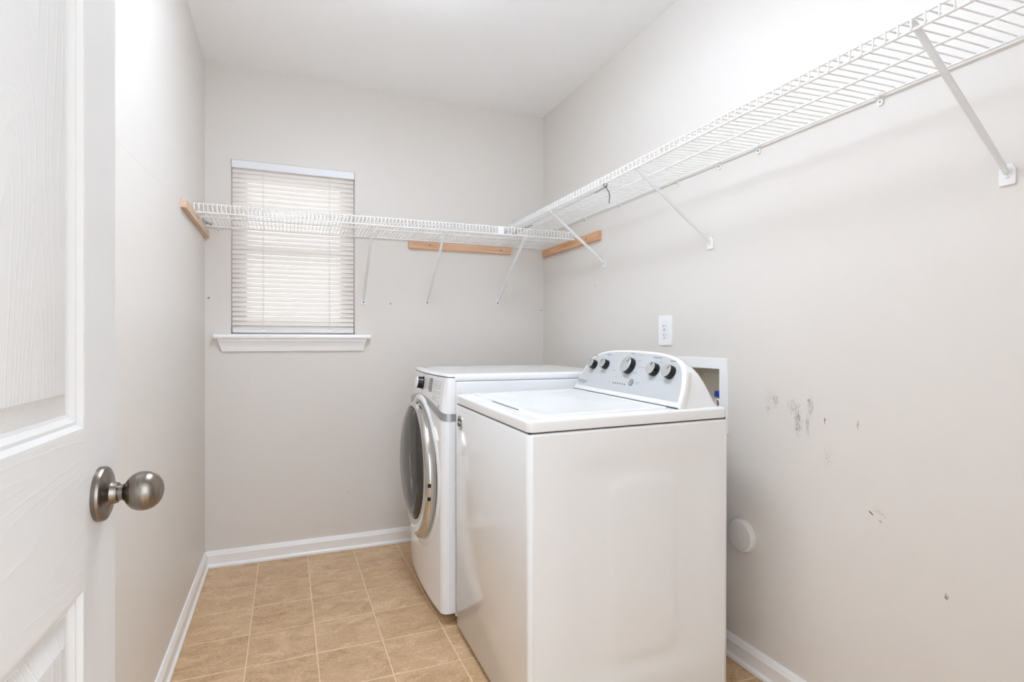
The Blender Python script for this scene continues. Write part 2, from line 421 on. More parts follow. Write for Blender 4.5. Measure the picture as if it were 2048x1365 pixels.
# floor: slab in the joint colour and single tiles
fl = struct(MB().box(XL-T, XR+T, -1.6, YB+T, -0.06, -0.0009).build('floor', W['grout']))
TS, TX0, TY0 = 0.22667, -0.12557, 2.748
J = 0.0020
def tile(x0, x1, y0, y1):
    c = 0.0012
    vs = [(x0, y0, -0.0022), (x1, y0, -0.0022), (x1, y1, -0.0022), (x0, y1, -0.0022),
          (x0, y0, -0.0008), (x1, y0, -0.0008), (x1, y1, -0.0008), (x0, y1, -0.0008),
          (x0+c, y0+c, 0), (x1-c, y0+c, 0), (x1-c, y1-c, 0), (x0+c, y1-c, 0)]
    fs = [(0, 1, 5, 4), (1, 2, 6, 5), (2, 3, 7, 6), (3, 0, 4, 7), (4, 5, 9, 8), (5, 6, 10, 9), (6, 7, 11, 10), (7, 4, 8, 11), (8, 9, 10, 11)]
    return vs, fs
for i in range(-2, 8):
    for j in range(-2, 13):
        x0 = max(TX0+i*TS+J, XL+0.001); x1 = min(TX0+(i+1)*TS-J, XR-0.001)
        y1 = min(TY0-j*TS-J, YB-0.001); y0 = TY0-(j+1)*TS+J
        if x1-x0 < 0.01 or y1-y0 < 0.01: continue
        m_ = MB(); m_.add(*tile(x0, x1, y0, y1)); m_.build('tile', W['tile'], fl)

# baseboards with a moulded cap and shoe
def baseboard(name, p0, p1, n):
    p0 = Vector(p0); p1 = Vector(p1); n = Vector(n)
    prof = [(0, 0), (0.016, 0), (0.019, 0.006), (0.018, 0.014), (0.013, 0.019), (0.0115, 0.021), (0.0115, 0.058), (0.0125, 0.061), (0.0105, 0.066),
            (0.009, 0.070), (0.0085, 0.074), (0.006, 0.079), (0.005, 0.082), (0, 0.082)]
    loops = [[p+n*a+Vector((0, 0, h)) for a, h in prof] for p in (p0, p1)]
    return struct(MB().loft(loops).build(name, W['trim'], smooth=25))
baseboard('baseboard_back', (XL, YB, 0), (XR, YB, 0), (0, -1, 0))
baseboard('baseboard_left', (XL, YF, 0), (XL, YB, 0), (1, 0, 0))
baseboard('baseboard_right', (XR, YF, 0), (XR, YB, 0), (-1, 0, 0))
baseboard('baseboard_front', (DX1+0.02, YF, 0), (XR, YF, 0), (0, 1, 0))

# ------------------------------------------------------------------ window
wn = root('window_1', ((WX0+WX1)/2, YB, WZ0), kind='structure')
fy0, fy1 = YB+0.055, YB+0.115
b = MB()
b.box(WX0, WX0+0.035, fy0, fy1, WZ0, WZ1).box(WX1-0.035, WX1, fy0, fy1, WZ0, WZ1).box(WX0+0.035, WX1-0.035, fy0, fy1, WZ0, WZ0+0.035).box(WX0+0.035, WX1-0.035, fy0, fy1, WZ1-0.035, WZ1)
b.build('frame', W['vinyl'], wn, bevel=0.002)
zm = (WZ0+WZ1)/2
for k, (z0, z1, yy) in enumerate([(WZ0+0.036, zm+0.016, fy0+0.008), (zm-0.016, WZ1-0.036, fy0+0.034)]):
    x0, x1 = WX0+0.036, WX1-0.036
    b = MB(); b.box(x0, x0+0.03, yy, yy+0.022, z0, z1).box(x1-0.03, x1, yy, yy+0.022, z0, z1).box(x0+0.03, x1-0.03, yy, yy+0.022, z0, z0+0.032).box(x0+0.03, x1-0.03, yy, yy+0.022, z1-0.032, z1)
    s_ = b.build('sash', W['vinyl'], wn, bevel=0.002)
    MB().box(x0+0.03, x1-0.03, yy+0.009, yy+0.013, z0+0.032, z1-0.032).build('pane', W['pane'], s_)
# stool with rounded nose and moulded apron with returned ends
SX0, SX1 = -0.3225, 0.4125
nose = [(0.054, 1.105), (0.054, 1.127), (-0.036, 1.127), (-0.041, 1.124), (-0.0435, 1.116), (-0.041, 1.108), (-0.036, 1.105)]
b = MB()
b.loft([[(x, YB-0.0005+min(y, 0), z) for y, z in nose] for x in (SX0, SX1)])
b.box(WX0+0.001, WX1-0.001, YB-0.001, YB+0.054, 1.105, 1.1288)
b.build('window_sill', W['trim'], wn, smooth=30)
ap = [(0, 1.105), (-0.030, 1.105), (-0.031, 1.096), (-0.026, 1.090), (-0.022, 1.080), (-0.017, 1.072), (-0.0155, 1.066), (-0.0145, 1.058), (-0.012, 1.052), (-0.011, 1.044), (0, 1.044)]
b = MB()
def aprun(x, s): return [(x+s*(0.018*(1.105-z)/0.061), YB-0.0005+y, z) for y, z in ap]
b.loft([aprun(SX0+0.017, 1), aprun(SX1-0.017, -1)]); b.build('apron', W['trim'], wn, smooth=30)

# blind
bl = root('window_blind', (0.04, YB-0.005, 1.135), 'white mini blind with closed slats hanging in the small window', 'blind')
BX0, BX1, BYC = -0.2435, 0.3300, YB+0.012
MB().box(BX0-0.003, BX1+0.004, YB-0.006, YB+0.030, WZ1-0.040, WZ1-0.002).build('headrail', W['rail'], bl, bevel=0.002)
MB().box(BX0+0.002, BX1, BYC-0.013, BYC+0.013, 1.1355, 1.1495).build('bottom_rail', W['rail'], bl, bevel=0.003)
nsl = 34
for k in range(nsl):
    zc = 1.160+(1.934-1.160)*k/(nsl-1)
    tilt = math.radians(66 if zc > 1.70 else (61 if zc > 1.42 else 57))+random.uniform(-0.02, 0.02)
    wv = 0.0265; loops = []
    prof = []
    for q in range(5):
        u = (q/4-0.5)*wv; c = 0.0022*(1-(2*q/4-1)**2)
        # top edge leans towards the window, convex side to the room
        prof.append((u*math.cos(tilt)-c*math.sin(tilt), u*math.sin(tilt)+c*math.cos(tilt)))
    back = [(y+0.0006*math.sin(tilt), z-0.0006*math.cos(tilt)) for y, z in reversed(prof)]
    pr = prof+back
    m_ = MB(); m_.loft([[(x, BYC+y, zc+z) for y, z in pr] for x in (BX0, BX1)])
    m_.build('slat', W['slat'], bl, smooth=50)
for xc in (-0.105, 0.208):
    b = MB()
    for dy in (-0.0165, 0.0165): b.tube([(xc, BYC+dy, 1.148), (xc, BYC+dy, 1.945)], 0.0009, 4)
    b.tube([(xc+0.004, BYC-0.0168, 1.148), (xc+0.004, BYC-0.0168, 1.945)], 0.0007, 4)
    b.build('ladder_cord', W['cord'], bl)
    MB().box(xc-0.012, xc+0.012, BYC-0.015, BYC-0.0125, 1.138, 1.152).build('cord_button', W['plastic'], bl, bevel=0.0008)

# ------------------------------------------------------------------ open door on the left
DA = math.radians(2.379)
EDGE = Vector((-0.1963, 0.8267, 0.0))
DWd = 0.762
dr = root('door_1', EDGE, kind='structure', world=False, rot=(0, 0, -DA))
# local frame: x = out of the face towards the room, y = along the leaf (0 at the free edge, negative to the hinge)
STW, DT = 0.0985, 0.035
pan_y = [(-STW-0.223, -STW), (-DWd+STW, -DWd+STW+0.223)]
pan_z = [(0.25, 0.8300), (0.9985, 1.585), (1.70, 1.915)]
zb, zt = 0.010, 2.035
MB().box(-DT, -0.014, -DWd, 0, zb, zt).build('core', W['doorv'], dr)
ed = 0.0
for y0, y1 in ((-STW, 0), (-DWd, -DWd+STW)):
    MB().box(-0.0141, 0, y0, y1, zb, zt).build('stile', W['doors'], dr)
ym0, ym1 = pan_y[1][1], pan_y[0][0]
zz = [zb]+[z for p in pan_z for z in p]+[zt]
for k in range(0, 8, 2):
    MB().box(-0.0141, 0, -DWd+STW, -STW, zz[k], zz[k+1]).build('rail', W['doorh'], dr)
for (z0, z1) in pan_z:
    MB().box(-0.0141, 0, ym0, ym1, z0, z1).build('mullion', W['doors'], dr)
prof = [(0, 0), (0.003, -0.0003), (0.006, -0.0035), (0.0075, -0.005), (0.011, -0.0052), (0.0135, -0.0075), (0.016, -0.0095), (0.0195, -0.0105), (0.0205, -0.0105), (0.041, -0.0038), (0.0425, -0.0030), (0.0435, -0.0028)]
for (y0, y1) in pan_y:
    for (z0, z1) in pan_z:
        loops = [[(d, y0+i, z0+i), (d, y1-i, z0+i), (d, y1-i, z1-i), (d, y0+i, z1-i)] for i, d in prof[:8]]
        MB().loft(loops, cap=False).build('moulding', W['doortrim'], dr, smooth=20)
        loops = [[(d, y0+i, z0+i), (d, y1-i, z0+i), (d, y1-i, z1-i), (d, y0+i, z1-i)] for i, d in prof[7:]]
        m_ = MB(); m_.loft(loops, cap=False); n0 = len(m_.v)
        m_.f.append((n0-4, n0-3, n0-2, n0-1))
        m_.build('panel', W['doorv'], dr, smooth=20)
kz = 0.9188; ky = 0.0219-0.0763
kb = MB().lathe([(0, 0.0310), (0.0045, 0.0312), (0.007, 0.0300), (0.0085, 0.0270), (0.0095, 0.0230), (0.0105, 0.0165), (0.0125, 0.0135), (0.0165, 0.0120), (0.0185, 0.0116), (0.0188, 0.008)],
                (0, ky, kz), (1, 0, 0), 48).build('door_knob', W['nickel'], dr, smooth=28)
kb['label'] = 'brushed dark nickel door knob'
MB().lathe([(0.0180, 0.0088), (0.0200, 0.0092), (0.0240, 0.0092), (0.0262, 0.0115), (0.0290, 0.0160), (0.0330, 0.0198), (0.0380, 0.0220), (0.0430, 0.0227), (0.0490, 0.0220), (0.0540, 0.0200), (0.0585, 0.0165), (0.0620, 0.0110), (0.0637, 0.0055), (0.0640, 0)],
           (0, ky, kz), (1, 0, 0), 48).build('grip', W['nickel'], kb, smooth=40)
b = MB()
for z in (0.25, 1.02, 1.80): b.tube([(0.004, -DWd-0.004, z-0.045), (0.004, -DWd-0.004, z+0.045)], 0.006, 10)
b.build('hinge', W['nickel'], dr, smooth=40)

# ------------------------------------------------------------------ added strip light, unseen above the frame, to light the room evenly
cl = root('added_strip_light', (LX, (LY0+LY1)/2, H-0.14), 'added white strip light hung under the ceiling, unseen above the frame', 'added ceiling light')
fp = [(LX-0.115, H-0.085), (LX-0.12, H-0.105), (LX-0.105, H-0.125), (LX-0.07, H-0.138), (LX, H-0.142), (LX+0.07, H-0.138), (LX+0.105, H-0.125), (LX+0.12, H-0.105), (LX+0.115, H-0.085)]
MB().loft([[(x, y, z) for x, z in fp] for y in (LY0, LY1)]).build('diffuser', W['lamp'], cl, smooth=50)
MB().box(LX-0.10, LX+0.10, LY0+0.02, LY1-0.02, H-0.0835, H-0.0800).build('uplight_panel', W['lamp_up'], cl)  # upward glow added to brighten the ceiling and bounce light down
for y in (LY0+0.2, LY1-0.2): MB().tube([(LX, y, H-0.082), (LX, y, H)], 0.006, 8).build('hanger', W['nickel'], cl, smooth=60)

# ------------------------------------------------------------------ washing machine (slightly out of level)
wm = root('washing_machine', (0.598, 1.356, 0.012), 'white top loading washing machine with five knobs, nearest the doorway', 'washing machine', world=False, rot=(0.0165, -0.0115, 0))
WDx, WDy, WZc, WZd = 0.677, 0.680, 0.8355, 0.872
E_ = W['enamel']
# cabinet: front, back, far side as rounded shell, pressed near side as a fine grid
rc = 0.016
def rrect(x0, x1, y0, y1, r, n=6, corners=(1, 1, 1, 1)):
    pts = []
    for k, (cx, cy, a0) in enumerate([(x1-r, y1-r, 0), (x0+r, y1-r, 90), (x0+r, y0+r, 180), (x1-r, y0+r, 270)]):
        if corners[k]:
            for q in range(n+1):
                a = math.radians(a0+90*q/n); pts.append((cx+r*math.cos(a), cy+r*math.sin(a)))
        else:
            a = math.radians(a0+45); pts.append((cx+r*(1 if math.cos(a) > 0 else -1), cy+r*(1 if math.sin(a) > 0 else -1)))
    return pts
def sm(a, b, x):
    t = max(0, min(1, (x-a)/(b-a))); return t*t*(3-2*t)
def rdist(x, z, x0, x1, z0, z1, r):
    cx, cz = (x0+x1)/2, (z0+z1)/2; hx, hz = (x1-x0)/2-r, (z1-z0)/2-r
    dx, dz = max(abs(x-cx)-hx, 0), max(abs(z-cz)-hz, 0)
    return math.hypot(dx, dz)-r        # negative inside
def press(x, z):
    d1 = rdist(x, z, 0.10, 0.64, 0.09, 0.785, 0.09); d2 = rdist(x, z, 0.235, 0.495, 0.15, 0.70, 0.06)
    return 0.0062*sm(0.0, 0.080, -d1)-0.0040*sm(0.0, 0.035, -d2)
b = MB()
# near corner verticals are part of the outline; the near side itself is the grid below
out_ = rrect(0, WDx, 0, WDy, rc)
zs = [0.0, 0.006, WZc-0.006, WZc]
def sc_loop(pts, z, ins):
    cx, cy = WDx/2, WDy/2
    return [(cx+(x-cx)*(1-ins/cx), cy+(y-cy)*(1-ins/cy), z) for x, y in pts]
loops = [sc_loop(out_, 0.0, 0.003), sc_loop(out_, 0.004, 0.0), sc_loop(out_, WZc-0.007, 0.0), sc_loop(out_, WZc-0.002, 0.002), sc_loop(out_, WZc, 0.007)]
n = len(out_)
cab = MB(); cab.loft(loops)
# drop the flat near-side quads between the tall loops and fill with the pressed panel
flat = [k for k, f in enumerate(cab.f) if len(f) == 4 and all(abs(cab.v[i][1]) < 1e-4 for i in f) and max(cab.v[i][2] for i in f)-min(cab.v[i][2] for i in f) > 0.5
        and max(cab.v[i][0] for i in f)-min(cab.v[i][0] for i in f) > 0.3]
for k in sorted(flat, reverse=True): cab.f.pop(k)
NX, NZ = 72, 84; gx = [rc+(WDx-2*rc)*i/NX for i in range(NX+1)]; gz = [0.004+(WZc-0.011)*j/NZ for j in range(NZ+1)]
vs_ = [(x, press(x, z), z) for z in gz for x in gx]
fs_ = [(j*(NX+1)+i, j*(NX+1)+i+1, (j+1)*(NX+1)+i+1, (j+1)*(NX+1)+i) for j in range(NZ) for i in range(NX)]
cab.add(vs_, fs_)
cabinet = cab.build('cabinet', E_, wm, smooth=40)
MB().box(0.008, WDx-0.008, 0.008, WDy-0.008, WZc-0.004, WZc+0.006).build('gap_shade', W['gap'], wm)  # dark fill painting the shade in the gap under the deck
for x, y in ((0.06, 0.06), (0.06, WDy-0.06), (WDx-0.06, 0.06), (WDx-0.06, WDy-0.06)):
    MB().lathe([(0, 0.020), (0.006, 0.020), (0.007, 0.010), (0.02, 0.010)], (x, y, -0.011), (0, 0, 1), 16).build('foot', W['black'], wm)
# deck with rounded rim and shallow lid recess
dk = MB()
do = rrect(0.001, WDx-0.004, 0.001, WDy-0.001, 0.018)
def dl(z, ins): return sc_loop(do, z, ins)
dk.loft([dl(WZc+0.0035, 0.003), dl(WZc+0.0055, 0.0005), dl(WZd-0.008, 0.0), dl(WZd-0.0035, 0.0012), dl(WZd-0.001, 0.0038), dl(WZd, 0.008), dl(WZd, 0.012)])
deck = dk.build('deck', E_, wm, smooth=40)
# lid: raised pad with a dished centre
lx0, lx1, ly0, ly1 = 0.058, 0.484, 0.040, 0.640
ld = MB()
lo = rrect(lx0, lx1, ly0, ly1, 0.02)
cx_, cy_ = (lx0+lx1)/2, (ly0+ly1)/2
def li(z, ins, r=0.02): return [(x, y, z) for x, y in rrect(lx0+ins, lx1-ins, ly0+ins, ly1-ins, max(r, 0.004))]
ld.loft([li(WZd-0.001, 0.0), li(WZd+0.0028, 0.0), li(WZd+0.0048, 0.0018), li(WZd+0.0052, 0.005), li(WZd+0.0050, 0.030, 0.03), li(WZd+0.0036, 0.055, 0.06), li(WZd+0.0008, 0.085, 0.09), li(WZd+0.0002, 0.100, 0.10)])
lid = ld.build('lid', E_, wm, smooth=50)
MB().box(0.0535, 0.0590, 0.20, 0.42, WZd-0.001, WZd+0.0022).build('finger_slot', W['print_'], lid)
# round badge on the front
bd = MB().lathe([(0, 0.0275), (0.0022, 0.0275), (0.0032, 0.0255), (0.0032, 0)], (0, 0.6129, 0.7754), (-1, 0, 0), 32).build('badge', W['chrome'], wm, smooth=40)
b = MB()
for s_ in (1, -1):
    arc = [(-0.0036, 0.6129+s_*(0.013*math.cos(t)-0.004), 0.7754+s_*(0.010*math.sin(t)+0.004)) for t in [PI*q/8 for q in range(9)]]
    b.tube(arc, 0.0024, 5)
for k in range(10):
    a = 2*PI*k/10; b.tube([(-0.0034, 0.6129+0.021*math.cos(a), 0.7754+0.021*math.sin(a)), (-0.0034, 0.6129+0.0235*math.cos(a), 0.7754+0.0235*math.sin(a))], 0.001, 4)
b.build('badge_mark', W['darkprint'], bd, smooth=60)

# console
AL = math.atan(0.477); CO = Vector((0.498, 0, WZd-0.0005)); CU = Vector((math.sin(AL), 0, math.cos(AL))); CN = Vector((-math.cos(AL), 0, math.sin(AL)))
CY = 0.347
half = [(0.331, 0), (0.328, 0.03), (0.317, 0.076), (0.300, 0.116), (0.277, 0.145), (0.241, 0.1635), (0.192, 0.1755), (0.106, 0.183), (0.0, 0.185)]
hs_ = spline([Vector((a, s_, 0)) for a, s_ in half], 5)
outl = [(p.x, p.y) for p in hs_]+[(-p.x, p.y) for p in reversed(hs_[:-1])]
def inset_out(ins, bot, top):
    res = []
    for a, s_ in outl:
        k = s_/0.185; ss = bot+(0.185-top-bot)*k
        res.append((math.copysign(max(abs(a)-ins, 0), a) if abs(a) > 1e-6 else 0.0, ss))
    return res
def CP(a, s_, h): return CO+Vector((0, CY+a, 0))+CU*s_+CN*h
con = MB()
xr_ = 0.652
def con_sec(t):
    pts = []
    for a, s_ in inset_out(0.004, 0, 0.004):
        p = CP(a, s_, -0.026); z = CO.z+(p.z-CO.z)*math.cos(t*PI/2)**0.9
        pts.append((p.x+(xr_-p.x)*math.sin(t*PI/2), CY+a*(1-0.02*t), max(z, CO.z+0.0004*(1-t))))
    return pts
console = root('console', (0, 0, 0), world=False); console.parent = wm
bpy.data.objects.remove(console)
con.loft([con_sec(t) for t in (0, 0.12, 0.25, 0.38, 0.5, 0.62, 0.74, 0.85, 0.94, 1.0)])
console = con.build('console', W['plastic'], wm, smooth=45)
bz = MB()
bz.loft([[CP(a, s_, h) for a, s_ in inset_out(i, bo, i)] for i, bo, h in ((0.003, 0.003, -0.026), (0.0, 0.0028, -0.023), (0.0, 0.0028, -0.007), (0.0015, 0.0035, -0.003), (0.0045, 0.005, -0.0008), (0.008, 0.006, 0.0))])
bz.build('bezel', W['plastic'], console, smooth=50)
pn = MB(); pin = inset_out(0.017, 0.0215, 0.0095)
pn.loft([[CP(a, s_, h) for a, s_ in pin] for h in (-0.001, 0.0008)])
cpan = pn.build('control_panel', W['panelgrey'], console, smooth=30)
MB().box(CO.x+0.0005, CO.x+0.05, CY-0.322, CY+0.322, WZd-0.0005, WZd+0.0030).build('base_gap', W['gap'], console)
def cface(y, s_, h=0.0): return CO+Vector((0, y, 0))+CU*s_+CN*h
Rv = Vector((0, -1, 0))
def cmat(y, s_, h):
    p = cface(y, s_, h)
    return Matrix(((Rv.x, CU.x, CN.x, p.x), (Rv.y, CU.y, CN.y, p.y), (Rv.z, CU.z, CN.z, p.z), (0, 0, 0, 1)))
def cknob(y, s_, r, ang):
    k = MB().lathe([(0.0008, r*0.99), (0.004, r*1.02), (0.006, r*1.0), (0.021, r*0.955), (0.0225, r*0.93)], cface(y, s_, 0), CN, 36).build('knob', W['black'], console, smooth=30)
    MB().lathe([(0.0215, r*0.945), (0.0235, r*0.94), (0.0245, r*0.90), (0.0245, 0)], cface(y, s_, 0), CN, 36).build('knob_cap', W['knobface'], k, smooth=30)
    d = Rv*math.sin(ang)+CU*math.cos(ang); p = cface(y, s_, 0.0249)
    MB().strip([p+d*r*0.35, p+d*r*0.88], CN, 0.0022, 0.0008).build('pointer', W['darkprint'], k)
    return k
KN = [(0.5830, 0.1115, 0.0185, -0.5), (0.4990, 0.1165, 0.0185, -0.5), (0.3445, 0.1205, 0.0300, 0.75), (0.1970, 0.1155, 0.0225, 0.1), (0.1125, 0.1125, 0.0225, 0.7)]
for k in KN: cknob(*k)
mk = MB(); mkl = MB()
def bar(mb, y, s_, wd, hh=0.0022):
    p = cface(y+0.003, s_+0.0065, 0.0009); mb.strip([p-Rv*wd/2, p+Rv*wd/2], CN, hh, 0.0004)
for y, s_, wd in [(0.594, 0.145, 0.026), (0.506, 0.1535, 0.030), (0.3535, 0.1635, 0.022), (0.2055, 0.1545, 0.046), (0.1205, 0.1465, 0.030)]: bar(mk, y, s_, wd, 0.003)
for y, s_, wd in [(0.301, 0.158, 0.034), (0.298, 0.138, 0.026), (0.272, 0.115, 0.045), (0.300, 0.092, 0.026), (0.428, 0.092, 0.026), (0.399, 0.0705, 0.008), (0.327, 0.0705, 0.032),
                  (0.262, 0.059, 0.024), (0.265, 0.0535, 0.012), (0.434, 0.0455, 0.012), (0.180, 0.1385, 0.010), (0.150, 0.127, 0.010), (0.062+0.02, 0.126, 0.006), (0.078, 0.115, 0.006),
                  (0.163, 0.0765, 0.010), (0.145, 0.0815, 0.010), (0.52, 0.084, 0.008), (0.485, 0.078, 0.012), (0.545, 0.077, 0.010)]: bar(mkl, y, s_, wd, 0.0018)
for k in range(15):
    a = math.radians(-140+280*k/14); p = cface(0.3445, 0.1205, 0.0009)
    d = Rv*math.sin(a)+CU*math.cos(a); mkl.strip([p+d*0.0345, p+d*0.0375], CN, 0.0009, 0.0004)
tag(mk.build('panel_print', W['print_'], cpan), kind='stuff'); tag(mkl.build('panel_print', W['print_l'], cpan), kind='stuff')
for k in range(6):
    MB().lathe([(0.0007, 0.0028), (0.0013, 0.0028)], cface(0.4070-0.0143*k, 0.0515, 0), CN, 12).build('indicator', W['darkprint'], cpan)
bt = MB(); bt.lathe([(0.0006, 0.0128), (0.0024, 0.0128), (0.0030, 0.0115), (0.0030, 0)], cface(0.3015, 0.0620, 0), CN, 28)
bt_o = bt.build('start_button', W['print_'], console, smooth=40)
b = MB(); b.tube([cface(0.3015, 0.0620, 0.0032)+Rv*0.0055*math.sin(t)+CU*0.0075*math.cos(t) for t in [2*PI*q/16 for q in range(17)]], 0.0009, 5); b.build('button_mark', W['panelgrey'], bt_o)
text_mesh('logo', 'Whirlpool', 0.0180, cmat(0.6300, 0.0410, 0.0009), W['print_'], console, shear=0.25, depth=0.0002)
b = MB(); b.tube([cface(0.6300, 0.0410, 0.001)+Rv*(0.030*math.cos(t)-0.001)+CU*(-0.0035+0.0065*math.sin(t)) for t in [PI*(1.15+0.75*q/14) for q in range(15)]], 0.0007, 4); b.build('logo_swoosh', W['print_'], console)

# ------------------------------------------------------------------ dryer
dy = root('dryer', (0.606, 2.074, 0.0), 'white front loading dryer with round chrome door, beside the back wall', 'dryer', world=False, rot=(0, 0, math.radians(-1.9)))
D_ = W['enamel2']; DY = 0.686; DXr = 0.690; ZT = 0.9665; ZL = 0.938
MB().box(0.0, DXr, 0.001, DY-0.001, 0.030, ZL).build('cabinet', D_, dy, bevel=0.004)
def fx(y, z=0.5):
    t = abs(y-DY/2)/(DY/2)
    x = -0.0735+0.0215*t**2.2
    e = min(y, DY-y); r = 0.026
    if e < r: x += r-math.sqrt(max(r*r-(r-e)**2, 0))*1.0
    x += 0.020*max(0.0, min(1.0, (z-0.79)/0.17))**1.15*(1.0 if e > 0.004 else 0.6)
    return min(x, -0.004)
# top with rounded front following the bow, and a shallow tray
ys = [0.0, 0.0015, 0.004, 0.008, 0.013, 0.019, 0.026]+[0.026+(DY-0.052)*k/24 for k in range(1, 24)]+[DY-v for v in (0.026, 0.019, 0.013, 0.008, 0.004, 0.0015, 0.0)]
def top_loop(z, ins):
    fr = [(fx(y, max(z, 0.9545))+ins, min(max(y, ins), DY-ins), max(z, 0.9545+0.002*(z-ZL)/0.004 if z < ZL+0.004 else 0.9565)) for y in ys]
    return fr+[(-0.003, DY-ins, fr[-1][2]), (-0.002, DY-ins, z), (DXr+0.012-ins, DY-ins, z), (DXr+0.012-ins, ins, z), (-0.002, ins, z), (-0.003, ins, fr[0][2])]
tp = MB(); tp.loft([top_loop(ZL+0.0015, 0.002), top_loop(ZL+0.004, 0.0), top_loop(ZT-0.008, 0.0), top_loop(ZT-0.003, 0.0015), top_loop(ZT, 0.006), top_loop(ZT+0.0004, 0.03), top_loop(ZT-0.003, 0.045), top_loop(ZT-0.003, 0.06)])
tp.build('top_panel', D_, dy, smooth=40)
# front fascia with a round hole
DCY, DCZ, DR = DY/2, 0.5386, 0.293
ZF0 = 0.046; ZFT = 0.9530
fa = MB()
hole = 0.238; angs = set(2*PI*k/96 for k in range(96))
for cy, cz in ((0.026, ZF0), (DY-0.026, ZF0), (0.026, ZFT), (DY-0.026, ZFT)): angs.add(math.atan2(cz-DCZ, cy-DCY) % (2*PI))
angs = sorted(angs)
def rect_pt(a):
    c, s_ = math.cos(a), math.sin(a); k = 1e9
    if c > 1e-9: k = min(k, (DY-0.026-DCY)/c)
    if c < -1e-9: k = min(k, (0.026-DCY)/c)
    if s_ > 1e-9: k = min(k, (ZFT-DCZ)/s_)
    if s_ < -1e-9: k = min(k, (ZF0-DCZ)/s_)
    return DCY+c*k, DCZ+s_*k
loops = []
for t in (0, 0.2, 0.4, 0.6, 0.7, 0.8, 0.9, 1.0):
    L = []
    for a in angs:
        ry, rz = rect_pt(a); hy, hz = DCY+hole*math.cos(a), DCZ+hole*math.sin(a)
        y, z = hy+(ry-hy)*t, hz+(rz-hz)*t; L.append((fx(y, z), y, z))
    loops.append(L)
fa.loft(loops, cap=False)
for side in (0, 1):
    yy = [0.0, 0.0015, 0.004, 0.008, 0.013, 0.019, 0.026]
    if side: yy = [DY-y for y in yy]
    fa.loft([[(fx(y, z), y, z) for y in yy] for z in (ZF0, 0.79, 0.83, 0.87, 0.905, ZFT)], cap=False, closed=False)
    y = yy[0]; fa.loft([[(fx(y, z), y, z), (0, y, z)] for z in (ZF0, 0.79, 0.83, 0.87, 0.905, ZFT)], cap=False, closed=False)
fa.add([(fx(y), y, ZF0) for y in ys]+[(0, DY, ZF0), (0, 0, ZF0)], [tuple(range(len(ys)+2))])
fa.build('front_panel', D_, dy, smooth=40)
MB().box(0.02, DXr-0.02, 0.02, DY-0.02, 0.012, 0.032).build('base', W['gap'], dy)
for x, y in ((0.03, 0.03), (0.03, DY-0.03), (DXr-0.05, 0.03), (DXr-0.05, DY-0.03)):
    MB().lathe([(0, 0.018), (0.008, 0.018), (0.009, 0.008), (0.032, 0.008)], (x, y, 0.0), (0, 0, 1), 14).build('foot', W['rail'], dy)
# raised collar round the door
cy0 = lambda r, a: (DCY+r*math.cos(a), DCZ+r*math.sin(a))
NA = 96
def ring(r, x, dz=0.0, n=NA):
    return [(x+(fx(DCY+r*math.cos(a))-fx(DCY))*max(0, 1-abs(dz)*0), DCY+r*math.cos(a), DCZ+dz+r*math.sin(a)) for a in [2*PI*k/n for k in range(n)]]
def flatring(r, x, dz=0.0, n=NA): return [(x, DCY+r*math.cos(a), DCZ+dz+r*math.sin(a)) for a in [2*PI*k/n for k in range(n)]]
FX0 = fx(DCY)
MB().loft([ring(0.325, FX0+0.004), ring(0.319, FX0-0.003), ring(0.308, FX0-0.0055), ring(0.300, FX0-0.0050), ring(0.292, FX0+0.001)], cap=False).build('door_collar', D_, dy, smooth=60)
# chrome door ring
door = MB().loft([flatring(0.285, FX0+0.010), flatring(0.291, FX0-0.004), flatring(0.293, FX0-0.012, 0.0005), flatring(0.2905, FX0-0.021, 0.002), flatring(0.284, FX0-0.027, 0.006), flatring(0.272, FX0-0.0315, 0.013),
                  flatring(0.258, FX0-0.034, 0.021), flatring(0.246, FX0-0.034, 0.027), flatring(0.2405, FX0-0.0325, 0.030), flatring(0.2385, FX0-0.029, 0.031), flatring(0.2365, FX0+0.006, 0.031)], cap=False).build('door', W['chrome'], dy, smooth=60)
gl_ = MB(); lo_ = [flatring(0.2380*math.sin(t), FX0-0.029-0.045*math.cos(t), 0.031) for t in [PI/2*q/10 for q in (10, 9, 8, 7, 6, 5, 4, 3, 2, 1, 0.1)]]
gl_.loft(lo_, cap=False); gl_.build('door_glass', W['doorglass'], door, smooth=80)
MB().loft([flatring(0.2395, FX0-0.0300, 0.031), flatring(0.2405, FX0-0.0335, 0.0305), flatring(0.2375, FX0-0.0345, 0.031), flatring(0.236, FX0-0.030, 0.031)], cap=False).build('glass_gasket', W['gap'], door, smooth=60)
for a, rr in ((92, 0.2915), (6, 0.2925), (-9, 0.2925), (175, 0.2925)):
    pass
for (y, z, sz) in ((DCY-0.035, DCZ+0.287, 0.011), (DCY-0.2925, DCZ-0.008, 0.010), (DCY-0.2875, DCZ-0.062, 0.010)):
    r_ = Vector((0, y-DCY, z-DCZ)).normalized(); t_ = Vector((0, -r_.z, r_.y)); c_ = Vector((FX0-0.018, DCY, DCZ+0.001))+r_*0.2915
    b = MB(); P_ = [c_+t_*sa*sz*0.7+Vector((1, 0, 0))*sx*0.006 for sa, sx in ((-1, -1), (1, -1), (1, 1), (-1, 1))]
    b.loft([[p-r_*0.004 for p in P_], [p+r_*0.0018 for p in P_]]); b.build('door_plug', W['black'], door)
